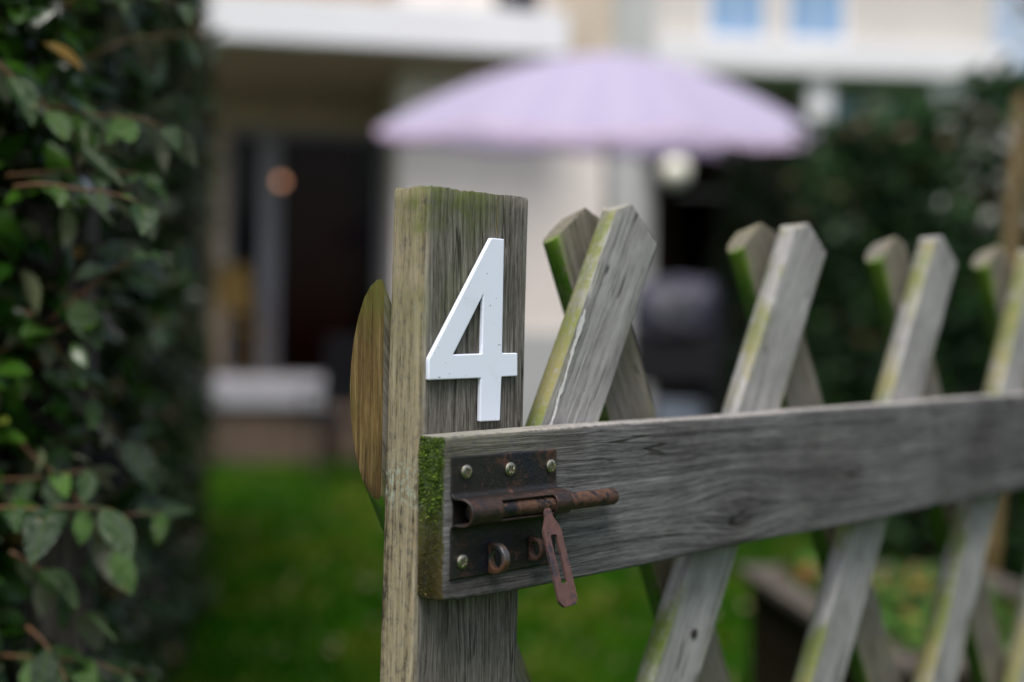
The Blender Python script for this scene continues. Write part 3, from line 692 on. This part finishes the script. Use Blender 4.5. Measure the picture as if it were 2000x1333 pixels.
obj('hinge_stile', B(0.955, 1.035, 0.0, 0.026, -0.92, 0.13, bev=0.003), M_stile, gate, (0, 0, ZT))

# ---- rails
def rail_moss_light(t, c):
    end = t.ss(t.math('MULTIPLY', c['N'][0], -1.0), 0.3, 0.8)
    g = t.ss(c['Z'], -0.075, -0.02)
    lowc = t.mix(g, (0.060, 0.046, 0.010), (0.026, 0.048, 0.004))
    top_light = t.ss(c['N'][2], 0.4, 0.9)  # upward faces painted lighter, standing for light falling on the rail top
    stain = t.math('MULTIPLY', t.math('MULTIPLY', t.ss(c['X'], 0.16, 0.02), t.ss(c['Z'], -0.055, -0.085)), 0.55)
    vg = t.math('MULTIPLY', t.math('MULTIPLY', t.ss(c['Z'], -0.03, -0.004), t.ss(c['X'], 0.13, 0.02)), 0.35)
    return [(t.math('MULTIPLY', top_light, 0.7), (0.40, 0.375, 0.345)), (stain, (0.035, 0.022, 0.015)), (vg, (0.15, 0.145, 0.07)), (end, lowc), (end, lowc)]
M_rail = wood('rail_wood', 'X', (0.026, 0.0255, 0.026), (0.125, 0.1235, 0.1235), (0.245, 0.242, 0.241), moss=rail_moss_light, streak=(0.37, 0.66),
              knots=[(0.262, -0.058, 0.040, 0.020, 0.8), (0.62, -0.03, 0.05, 0.02, 0.5)], bump=0.75, lat=1.0, warp=0.0035)
def rail(z_top, hgt, x0, x1, name='rail'):
    bm = bmesh.new(); Tr = 0.0198; rb = 0.0022
    sec = []
    def arc(cy, cz, a0, a1, r):
        for i in range(4):
            a = R(a0 + (a1 - a0) * i / 3); sec.append((cy + r * math.cos(a), cz + r * math.sin(a)))
    def seg(p, q, n):
        for i in range(1, n): sec.append((p[0] + (q[0] - p[0]) * i / n, p[1] + (q[1] - p[1]) * i / n))
    yb, yf = -0.0004, -Tr; zb = -hgt
    arc(yb - 0.001, -0.001, 0, 90, 0.001); seg((yb - .001, 0), (yf + rb, 0), 6); arc(yf + rb * 1.3, -rb, 90, 180, rb * 1.15); seg((yf, -rb), (yf, zb + rb), 26)
    arc(yf + rb, zb + rb, 180, 270, rb); seg((yf + rb, zb), (yb - .001, zb), 6); arc(yb - .001, zb + .001, 270, 360, .001); seg((yb, zb + .001), (yb, -.001), 8)
    xs = [x0, x0 + 0.001] + [x0 + 0.004 * i for i in range(1, 90)] + [x0 + 0.36 + (x1 - x0 - 0.36) * i / 20 for i in range(1, 21)]
    rings = []
    for xi, x in enumerate(xs):
        ring = []
        for (y, z) in sec:
            q = Vector((x * 3, y * 60, z * 70)); d = 0.00030 * noise.fractal(q, .8, 2., 3) + 0.0006 * noise.noise(Vector((x * 6, y * 9, z * 8)))
            yy = y - d if y < -0.015 else y; zz = z + (d * 1.3 if z > -0.004 else (-d * 2.0 if z < zb + 0.004 else 0)); xx = x
            if xi == 0:
                xx += 0.0006 * noise.noise(Vector((y * 400, z * 300, 2))); yy += 0.0007 * (1 if y < -0.01 else 0); zz += 0.0008 * (1 if z < zb + .002 else (-1 if z > -.002 else 0))
            cut = max(0, 1 - (x - x0) / 0.03)        # worn lower corner at the free end
            if z < zb + 0.006 and y < -0.010: zz += cut * 0.0035 * (0.6 + noise.noise(Vector((x * 120, 3, 1))))
            if z < zb + 0.006 and y >= -0.010: zz += cut * 0.0015
            ring.append(bm.verts.new((xx, yy, zz + 0.0105 * (x - x0))))
        rings.append(ring)
    n = len(sec)
    for a, b in zip(rings, rings[1:]):
        for k in range(n): bm.faces.new((a[k], b[k], b[(k + 1) % n], a[(k + 1) % n]))
    bm.faces.new(rings[0]); bm.faces.new(rings[-1][::-1]); bmesh.ops.recalc_face_normals(bm, faces=bm.faces)
    return obj(name, bm, M_rail, gate, (0, 0, z_top), smooth=50)
top_rail = rail(ZT, 0.0856, 0.0, 1.035)
rail(ZT - 0.62, 0.0856, 0.0, 1.035)

def moss_tufts():
    rng = np.random.default_rng(2); n = 5200
    y = -0.0195 + 0.0190 * rng.random(n); z = -0.083 + 0.082 * rng.random(n) ** 0.8
    keep = rng.random(n) < np.where(z > -0.04, 0.95, 0.55); keep &= ~((z > -0.06) & (y < -0.0165) & (rng.random(n) < 0.7))
    cl = np.array([noise.noise(Vector((yy * 260, zz * 170, 3))) + 0.6 * noise.noise(Vector((yy * 700, zz * 600, 8))) for yy, zz in zip(y, z)]); keep &= cl > -0.35
    y, z, cl = y[keep], z[keep], cl[keep]; n = len(y)
    ln = (0.0006 + 0.0019 * rng.random(n)) * np.where(z > -0.045, 1.0, 0.5) * (0.7 + 1.1 * np.clip(cl, 0, 1)); w = 0.00013 + 0.00022 * rng.random(n)
    dr = np.stack([-np.ones(n), rng.normal(0, .6, n), rng.normal(0.15, .6, n)], 1); dr /= np.linalg.norm(dr, axis=1, keepdims=True)
    a = rng.random(n) * 6.28; sdv = np.stack([np.zeros(n), np.cos(a), np.sin(a)], 1) * w[:, None]
    base = np.stack([np.full(n, 0.0006), y, z], 1); tipp = base + dr * ln[:, None]; mid = base + dr * ln[:, None] * .5
    V = np.stack([base - sdv, base + sdv, mid + sdv * 1.4, tipp, mid - sdv * 1.4], 1).reshape(-1, 3); b = np.arange(n) * 5
    F = np.concatenate([np.stack([b, b + 1, b + 2], 1), np.stack([b, b + 2, b + 4], 1), np.stack([b + 4, b + 2, b + 3], 1)])
    t = NT('moss_tuft'); r = t.n('NewGeometry').outputs['Random Per Island']; zz = t.sep(t.n('TexCoord').outputs['Object'])[2]
    c = t.mix(r, (0.012, 0.032, 0.002), (0.145, 0.23, 0.008)); lo = t.mix(r, (0.035, 0.030, 0.004), (0.18, 0.15, 0.022))
    nz = t.noise(t.n('TexCoord').outputs['Object'], 60.0, 3)
    f = t.ss(t.math('ADD', zz, t.math('MULTIPLY', t.math('SUBTRACT', nz, 0.5), 0.06)), -0.066, -0.036)
    t.set(Base_Color=t.mix(f, lo, c), Roughness=0.8)
    o = obj('moss', np_mesh('moss', V, F), t.m, top_rail); o['kind'] = 'stuff'; o['label'] = 'bright green moss on the rail end'
moss_tufts()

# ---- pickets
def picket_moss(t, c):
    rs = t.n('ObjectInfo').outputs['Random']
    rnd_side = t.ss(c['N'][1], -0.85, -0.35)                         # everything but the flat front face
    n1 = t.noise(t.n('VectorMath', {0: c['P'], 1: t.xyz(rs, rs, t.math('MULTIPLY', rs, 5.0))}, operation='ADD').outputs[0], 22.0, 4, 0.65)
    alg = t.math('MULTIPLY', rnd_side, t.ss(t.math('ADD', n1, t.math('MULTIPLY', t.math('SUBTRACT', rs, 0.5), 0.16)), 0.36, 0.60))
    edge = t.math('MULTIPLY', t.ss(t.math('ABSOLUTE', c['X']), 0.012, 0.027), t.math('MULTIPLY', t.ss(n1, 0.40, 0.62), 0.75))
    gcol = t.mix(t.ss(t.noise(c['P'], 9.0, 2), 0.40, 0.62), (0.24, 0.22, 0.085), (0.115, 0.16, 0.030))
    cutf = t.ss(c['N'][2], 0.3, 0.6)
    alg = t.math('MULTIPLY', alg, t.math('SUBTRACT', 1.0, t.math('MULTIPLY', cutf, 0.75)))
    return [(alg, gcol), (edge, gcol), (t.math('MULTIPLY', alg, 0.6), gcol)]
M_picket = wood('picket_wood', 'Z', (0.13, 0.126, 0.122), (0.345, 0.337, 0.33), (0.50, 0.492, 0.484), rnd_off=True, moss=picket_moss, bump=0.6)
def back_moss(t, c):
    a = picket_moss(t, c); br = t.ss(t.noise(c['P'], 14.0, 3), 0.35, 0.6)
    lf = t.math('MULTIPLY', t.ss(t.math('MULTIPLY', c['N'][0], -1.0), 0.25, 0.7), t.ss(t.noise(c['P'], 30.0, 3), 0.25, 0.5))
    tipg = t.math('MULTIPLY', t.ss(c['Z'], 0.105, 0.135), t.ss(t.math('MULTIPLY', c['X'], -1.0), 0.012, 0.026))
    return a + [(t.math('MULTIPLY', br, 0.4), (0.17, 0.15, 0.07)), (lf, (0.045, 0.12, 0.006)), (lf, (0.045, 0.12, 0.006)), (t.math('MULTIPLY', tipg, 0.9), (0.13, 0.24, 0.012))]
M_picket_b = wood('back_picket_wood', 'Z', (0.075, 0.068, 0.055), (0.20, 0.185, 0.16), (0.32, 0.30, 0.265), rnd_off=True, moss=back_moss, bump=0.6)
t_cut = wood('sawn_end_wood', 'Z', (0.055, 0.031, 0.009), (0.135, 0.088, 0.030), (0.24, 0.17, 0.075), bump=0.6, lat=0.9, asc=0.012, streak=(0.40, 0.62),
             moss=lambda t, c: [(t.math('MULTIPLY', t.ss(c['Z'], 0.045, 0.075), 0.85), (0.085, 0.095, 0.015)), (t.math('MULTIPLY', t.ss(t.noise(c['P'], 60.0, 3), 0.5, 0.7), 0.35), (0.12, 0.11, 0.03))])

def picket(sc, lean, peak_h, layer, hmin=-0.86, smin=None, smax=None, r=0.0234):
    front = layer == 'front'; sg = 1 if front else -1; th = lean * sg
    ca, sa = math.cos(th), math.sin(th)
    zpk = peak_h / math.cos(lean) + 0.0; zmin = (hmin) / math.cos(lean)
    sec = []
    for i in range(9): sec.append((-r * 0.94 + 2 * r * 0.94 * i / 8, 0.0))
    for i in range(15):
        a = R(-6 + 192 * i / 14); sec.append((r * math.cos(a), 0.0022 + (r - 0.001) * max(0, math.sin(a))))
    zs = ([zmin, -0.5, -0.3] if zmin < -0.6 else [zmin]) + [-0.25 + 0.009 * i for i in range(int((zpk + 0.26) / 0.009) + 1) if -0.25 + 0.009 * i > zmin + 0.003]
    ph = rnd.random() * 50; bm = bmesh.new(); rings = []; bow = rnd.uniform(-0.0012, 0.0012)
    for z in zs:
        ring = []
        for x, y in sec:
            d = 0.0005 * noise.fractal(Vector((x * 45 + ph, y * 45, z * 2.5)), .8, 2., 3) + 0.0009 * noise.noise(Vector((x * 8, ph, z * 5)))
            k = 1 + 0.02 * noise.noise(Vector((ph, 0, z * 4)))
            ring.append(bm.verts.new((x * k + (d if abs(x) > r * .8 else 0) + bow * math.sin(z * 6), (y + d) if y > 0.001 else d * 0.7, z)))
        rings.append(ring)
    n = len(sec)
    for a, b in zip(rings, rings[1:]):
        for k in range(n): bm.faces.new((a[k], a[(k + 1) % n], b[(k + 1) % n], b[k]))
    bm.faces.new(rings[-1]); bm.faces.new(rings[0][::-1])
    def cut(co, no, mat_i=0):
        g = bm.verts[:] + bm.edges[:] + bm.faces[:]
        res = bmesh.ops.bisect_plane(bm, geom=g, plane_co=co, plane_no=no, clear_outer=True, dist=1e-6)
        es = [e for e in res['geom_cut'] if isinstance(e, bmesh.types.BMEdge)]
        if es:
            f = bmesh.ops.contextual_create(bm, geom=es)
            for q in f['faces']: q.material_index = mat_i
    px = -0.46 * r * sg + rnd.uniform(-.1, .1) * r
    kl, kr = (1.05, 0.207)
    kl += rnd.uniform(-.08, .08); kr += rnd.uniform(-.06, .06)
    # tip: short 45 degree cut on one side of the peak, long shallow cut on the other
    bk = 0.05 if front else 0.32
    cut((px, 0, zpk), (-kl * sg, bk, 1)); cut((px, 0, zpk), (kr * sg, bk, 1))
    # trims in the gate frame, turned into the picket frame
    def gcut(s, nrm_s, mi=0):
        co = Vector(((s - sc) * ca, 0, (s - sc) * sa)); no = Vector((nrm_s * ca, 0, nrm_s * sa)); cut(co, no, mi)
    if smin is not None: gcut(smin, -1.0, 1)
    if smax is not None: gcut(smax, 1.0)
    bmesh.ops.bevel(bm, geom=[e for e in bm.edges if len(e.link_faces) == 2 and e.calc_face_angle(0) > R(50) and e.verts[0].co.z > zpk - 0.06 and e.calc_length() > 0.002], offset=0.0009, segments=2, profile=0.6, affect='EDGES')
    bmesh.ops.recalc_face_normals(bm, faces=bm.faces)
    me = bpy.data.meshes.new('picket'); bm.to_mesh(me); bm.free()
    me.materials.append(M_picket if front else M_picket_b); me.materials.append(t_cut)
    me.polygons.foreach_set('use_smooth', [True] * len(me.polygons)); me.set_sharp_from_angle(angle=R(38))
    o = bpy.data.objects.new('picket', me); link(o, gate)
    o.location = (sc, 0.0003 if front else 0.0285, ZT); o.rotation_euler = (0, th, 0)
    return o
fp = []
for sc, ln, pk in ((0.117, 27.0, 0.129), (0.312, 28.0, 0.1335), (0.521, 28.5, 0.137), (0.725, 28.0, 0.139), (0.92, 28, 0.14)):
    fp.append(picket(sc, R(ln), pk, 'front', smin=0.0815, smax=0.953, hmin=-0.070 if sc < 0.2 else -0.86))
for sc in (1.12, 1.32): picket(sc, R(28), 0.14, 'front', smin=0.0815, smax=0.953)
for sc, ln, pk in ((0.211, 25.0, 0.129), (0.421, 29.0, 0.1345), (0.624, 28.5, 0.1385), (0.828, 28.0, 0.143)):
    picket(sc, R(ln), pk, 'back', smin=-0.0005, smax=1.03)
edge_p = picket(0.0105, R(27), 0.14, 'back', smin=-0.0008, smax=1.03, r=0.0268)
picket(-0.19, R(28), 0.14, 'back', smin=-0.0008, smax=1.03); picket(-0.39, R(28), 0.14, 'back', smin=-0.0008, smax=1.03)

# pale dried streak on the first front picket
bm = bmesh.new(); prev = None; r = 0.0234
for i in range(26):
    z = 0.066 - 0.066 * i / 25 * 1.15; w = 0.0004 + 0.0024 * abs(noise.noise(Vector((i * .61, 3, 1)))) + (0.0011 if 1 < i < 6 else 0); x = -r * 0.90 + 0.0010 * noise.noise(Vector((i * .3, 0, 5))) + 0.00022 * i
    a = bm.verts.new((x - w, -0.0009, z)); b = bm.verts.new((x + w, -0.0012, z))
    if prev: bm.faces.new((prev[0], a, b, prev[1]))
    prev = (a, b)
obj('bird_dropping', bm, plain('chalky_white', (0.50, 0.50, 0.49), 0.9, 0.15, 300.0), fp[0])

obj('nail_head', lathe([(0.0030, -0.0004), (0.0030, 0.0003), (0.0018, 0.0006)], 14), plain('rusty_nail', (0.02, 0.014, 0.010), 0.8, 0.3, 300.0), fp[1], (0.003, -0.0010, -0.157), (R(90), 0, 0))
# ---- house number
M_num = NT('white_enamel'); co = M_num.n('TexCoord').outputs['Object']
sp_ = M_num.ss(M_num.noise(co, 520.0, 1, 0.3), 0.775, 0.79); dirt = M_num.ss(M_num.noise(co, 45.0, 4), 0.55, 0.8)
cn = M_num.mix(M_num.math('MULTIPLY', dirt, 0.28), (0.74, 0.79, 0.91), (0.5, 0.5, 0.48)); cn = M_num.mix(sp_, cn, (0.08, 0.07, 0.06))
M_num.set(Base_Color=cn, Roughness=0.32, Specular_IOR_Level=0.5, Normal=M_num.bump(M_num.noise(co, 90.0, 2), 0.06, 0.001))
outer = [(47.1, 105.2), (57.1, 105.2), (56.8, 42.7), (68.9, 42.7), (69.1, 29.9), (56.6, 29.6), (55.9, 5.6), (40.6, 5.6), (40.7, 29.1), (3.2, 28.5), (3.1, 39.6)]
inner = [(41.6, 74.0), (41.4, 42.3), (20.3, 41.8)]
sc_ = 0.001
me = outline_mesh([round_poly([(x * sc_, y * sc_) for x, y in outer], 0.0007, 4), round_poly([(x * sc_, y * sc_) for x, y in inner], 0.0004, 3)], 0.0008, 0.0006, 3)
num = obj('house_number', me, M_num.m, None, smooth=40)
gm = Matrix.Translation((-0.0476, 0.6641, 0)) @ Matrix.Rotation(R(45.45), 4, 'Z')
num.matrix_world = gm @ Matrix.Translation((0, -0.0022, ZT)) @ Matrix.Rotation(R(90), 4, 'X')
tag(num, 'white enamel house number 4 fixed to the gate stile', 'house number')

# ---- slide bolt
FRY = -0.0208
def steel(name, rust, base=(0.017, 0.0155, 0.014), rustc=((0.035, 0.012, 0.006), (0.19, 0.075, 0.022)), rough=0.5, barrel=False):
    t = NT(name); co = t.n('TexCoord').outputs['Object']; a = t.noise(co, 55.0, 4, 0.65); b = t.noise(co, 240.0, 4, 0.7); c = t.noise(co, 900.0, 3, 0.6); d = t.noise(t.n('VectorMath', {0: co, 1: (3.0, 1.0, 7.0)}, operation='ADD').outputs[0], 38.0, 3)
    bc = t.mix(t.ss(d, 0.50, 0.72), base, (0.010, 0.012, 0.022)); bc = t.mix(t.math('MULTIPLY', t.ss(c, 0.5, 0.75), 0.4), bc, (0.07, 0.064, 0.056)); bc = t.mix(t.ss(a, 0.5, 0.7), bc, (0.026, 0.019, 0.012))
    rc = t.mix(t.math('ADD', t.math('MULTIPLY', b, 0.7), t.math('MULTIPLY', c, 0.3)), rustc[0], rustc[1])
    m = t.ss(t.math('ADD', t.math('MULTIPLY', a, 0.55), t.math('MULTIPLY', b, 0.45)), 0.62 - 0.3 * rust, 0.72 - 0.3 * rust)
    if barrel:
        out_ = t.ss(t.sep(co)[1], FRY - 0.003, FRY - 0.009); bc = t.mix(t.math('MULTIPLY', out_, t.ss(b, 0.30, 0.62)), bc, (0.050, 0.029, 0.022))
    t.set(Base_Color=t.mix(m, bc, rc), Metallic=t.math('MULTIPLY', t.math('SUBTRACT', 1.0, m), 0.35), Roughness=t.math('ADD', rough - 0.0, t.math('MULTIPLY', m, 0.35)), Normal=t.bump(t.math('ADD', b, t.math('MULTIPLY', c, 0.6)), 0.55, 0.0008))
    return t.m
M_plate = steel('dark_plate_steel', 0.33, barrel=True, rough=0.42, rustc=((0.010, 0.004, 0.003), (0.085, 0.030, 0.017))); M_rod = steel('rusty_rod_steel', 0.60, base=(0.010, 0.010, 0.013), rough=0.42, rustc=((0.010, 0.0045, 0.003), (0.125, 0.054, 0.026)))
M_handle = steel('rust_brown_handle', 0.80, base=(0.030, 0.026, 0.034), rustc=((0.024, 0.010, 0.009), (0.125, 0.060, 0.052))); M_stapler = steel('rusty_staple_steel', 0.85, rustc=((0.012, 0.006, 0.004), (0.060, 0.022, 0.012))); M_staple = steel('worn_staple_steel', 0.5, rustc=((0.02, 0.009, 0.006), (0.13, 0.055, 0.022)), base=(0.07, 0.07, 0.075), rough=0.35)
M_screw = plain('dull_screw', (0.40, 0.37, 0.29), 0.36, 0.45, 420.0, metal=1.0)

FR = -0.0208                                       # local y of the rail face under the plate
def bolt():
    # profile (height, distance out) of the plate folded round the rod
    prof = [(-10.2, 0)] + [(-10.2 - 1.0 * i, 0) for i in range(1, 19)] + [(-29.2, 0.05), (-30.2, 0.35), (-30.9, 1.0), (-31.3, 2.0), (-31.5, 3.4), (-31.55, 4.8)]
    hc, nc, Rb = -38.4, 6.3, 6.85
    for i in range(27):
        a = R(93 - 186 * i / 26); prof.append((hc + Rb * math.sin(a), nc + Rb * math.cos(a)))
    prof += [(-45.3, 4.6), (-45.35, 3.2), (-45.6, 2.0), (-46.2, 1.0), (-47.0, 0.35), (-48.2, 0.05), (-50, 0), (-51.5, 0)] + [(-53.0 - 1.02 * i, 0) for i in range(0, 21)]
    bm = bmesh.new(); xs = [4.6 + 0.7 * i for i in range(113)]; g = []
    for x in xs:
        row = []
        for (h, n) in prof:
            k = n / 13.6; fl = max(0, 1 - (x - 4.6) / 6) ** 2
            row.append(bm.verts.new(((x + 2.0 * max(0, 1 - (x - 4.6) / 9) * min(1, max(0, n - 3.0) / 9)) * .001, FR - (n + fl * k * 1.0) * .001, (h + (h - hc) * 0.10 * fl * min(1, n / 4) ) * .001)))
        g.append(row)
    def hole(x, j):
        h, n = prof[j]
        if n < 5: return False
        a = math.degrees(math.atan2(h - hc, n - nc)); x0, x1, a0, a1 = 29.5, 70.5, -62, 56
        if not (x0 < x < x1 and a0 < a < a1): return False
        rx, ra = 3.2, 24.0
        dx = max(0, (x - (x1 - rx)) / rx); da = max(0, (a - (a1 - ra)) / ra, ((a0 + ra) - a) / ra)
        return dx * dx + da * da < 1.05
    for i in range(len(xs) - 1):
        for j in range(len(prof) - 1):
            if hole((xs[i] + xs[i + 1]) / 2, j) and hole((xs[i] + xs[i + 1]) / 2, j + 1): continue
            bm.faces.new((g[i][j], g[i][j + 1], g[i + 1][j + 1], g[i + 1][j]))
    bmesh.ops.delete(bm, geom=[v for v in bm.verts if not v.link_faces], context='VERTS')
    bmesh.ops.recalc_face_normals(bm, faces=bm.faces)
    pl = obj('slide_bolt', bm, M_plate, gate, (0, 0, ZT), smooth=45); pl['label'] = 'dark rusty slide bolt with hanging slotted handle'
    so = pl.modifiers.new('sheet', 'SOLIDIFY'); so.thickness = 0.0012; so.offset = -1 if pl.data.polygons[0].normal.y < 0 else 1
    obj('dark_back_strip', B(0.0060, 0.0830, FR + 0.0004, FR + 0.0009, -0.0480, -0.0290), M_plate, pl)  # dark strip added behind the barrel so its opening looks shaded
    # rod
    ry, rz, rr = FR - 0.0068, -0.0387, 0.00475
    prof_r = [(0.0030, 0.0), (rr - 0.0006, 0.0006), (rr, 0.0014)] + [(rr * (1 + 0.008 * math.sin(i * 2.1)), 0.0014 + i * 0.0042) for i in range(1, 25)] + [(rr, 0.1124), (rr - 0.0005, 0.1135), (0.0034, 0.1141)]
    obj('rod', lathe(prof_r, 28), M_rod, pl, (0.0110, ry, rz), (0, R(90), 0), smooth=50)
    # handle: hangs from the rod, swung away from the rail
    hw = 6.6
    outl = [(-2.3, 3.0), (2.3, 3.0), (2.6, -1.5), (hw, -8.5), (hw + .4, -46.0), (4.6, -49.5), (-4.2, -50.0), (-hw - .2, -46.6), (-hw, -9.0), (-2.6, -2.0)]
    slot = round_poly([(-2.4, -11.5), (2.2, -11.5), (2.4, -37.5), (-2.2, -37.5)], 1.1, 3)
    me = outline_mesh([[(x * .001, y * .001) for x, y in round_poly(outl, 1.2, 3)], [(x * .001, y * .001) for x, y in slot]], 0.00075, 0.00025, 2)
    obj('handle', me, M_handle, pl, (0.0640, FR - 0.0118, -0.0432), (R(90 - 20), 0, R(-3)), smooth=40)
    # screws with cross recess
    bm = bmesh.new(); nr_, ns_ = 12, 56; rs = 0.0037; rings = []
    for i in range(nr_ + 1):
        f = i / nr_; ring = []
        for k in range(ns_):
            a = 2 * math.pi * k / ns_; x, y = rs * f * math.cos(a), rs * f * math.sin(a)
            z = 0.0013 * math.sqrt(max(0, 1 - (f * 0.95) ** 4))
            m = min(max(abs(x) / 0.0006, abs(y) / 0.0024), max(abs(y) / 0.0006, abs(x) / 0.0024)); md = min(max(abs(x + y), abs(x - y)) / 0.0016, 9)
            if m < 1 or f < 0.16: z -= 0.0011
            ring.append(bm.verts.new((x, y, z)) if f > 0 else None)
        rings.append(ring)
    c = bm.verts.new((0, 0, 0.0005)); rings[0] = None
    for k in range(ns_): bm.faces.new((c, rings[1][k], rings[1][(k + 1) % ns_]))
    for a, b in zip(rings[1:], rings[2:]):
        for k in range(ns_): bm.faces.new((a[k], b[k], b[(k + 1) % ns_], a[(k + 1) % ns_]))
    base = [bm.verts.new((v.co.x, v.co.y, -0.0002)) for v in rings[-1]]
    for k in range(ns_): bm.faces.new((rings[-1][k], base[k], base[(k + 1) % ns_], rings[-1][(k + 1) % ns_]))
    sm = bpy.data.meshes.new('screw'); bm.to_mesh(sm); bm.free(); sm.materials.append(M_screw)
    sm.polygons.foreach_set('use_smooth', [True] * len(sm.polygons)); sm.set_sharp_from_angle(angle=R(40))
    for (sx, sz), rz_ in zip(((14.2, -18.4), (46.2, -18.9), (78.3, -19.2), (12.2, -64.4)), (20, 40, 8, 55)):
        o = bpy.data.objects.new('screw', sm); link(o, pl); o.location = (sx * .001, FR - 0.0003, sz * .001); o.rotation_euler = (R(90), 0, R(0)); o.rotation_mode = 'XYZ'
        o.matrix_local = Matrix.Translation(o.location) @ Matrix.Rotation(R(90), 4, 'X') @ Matrix.Rotation(R(rz_), 4, 'Z')
    # padlock staples: D shaped eyes standing out from the plate, seen side on
    for (sx, sz, sc, mt) in ((33.0, -64.5, 1.0, M_staple), (63.5, -63.0, 0.8, M_stapler)):
        D = [(-0.2, -8.2)] + [(4.2 + 8.6 * math.cos(R(a)), 8.2 * math.sin(R(a))) for a in range(-88, 89, 11)] + [(-0.2, 8.2)]
        hole_ = [(5.4 + 4.5 * math.cos(R(a)), 5.1 * math.sin(R(a))) for a in range(0, 360, 20)]
        me = outline_mesh([[(x * .001 * sc, y * .001 * sc) for x, y in D], [(x * .001 * sc, y * .001 * sc) for x, y in hole_]], 0.0014, 0.0008, 3)
        o = obj('staple', me, mt, pl, smooth=40)
        o.matrix_local = Matrix.Translation((sx * .001, FR, sz * .001)) @ Matrix(((0, 0, -1, 0), (-1, 0, 0, 0), (0, 1, 0, 0), (0, 0, 0, 1)))
bolt()
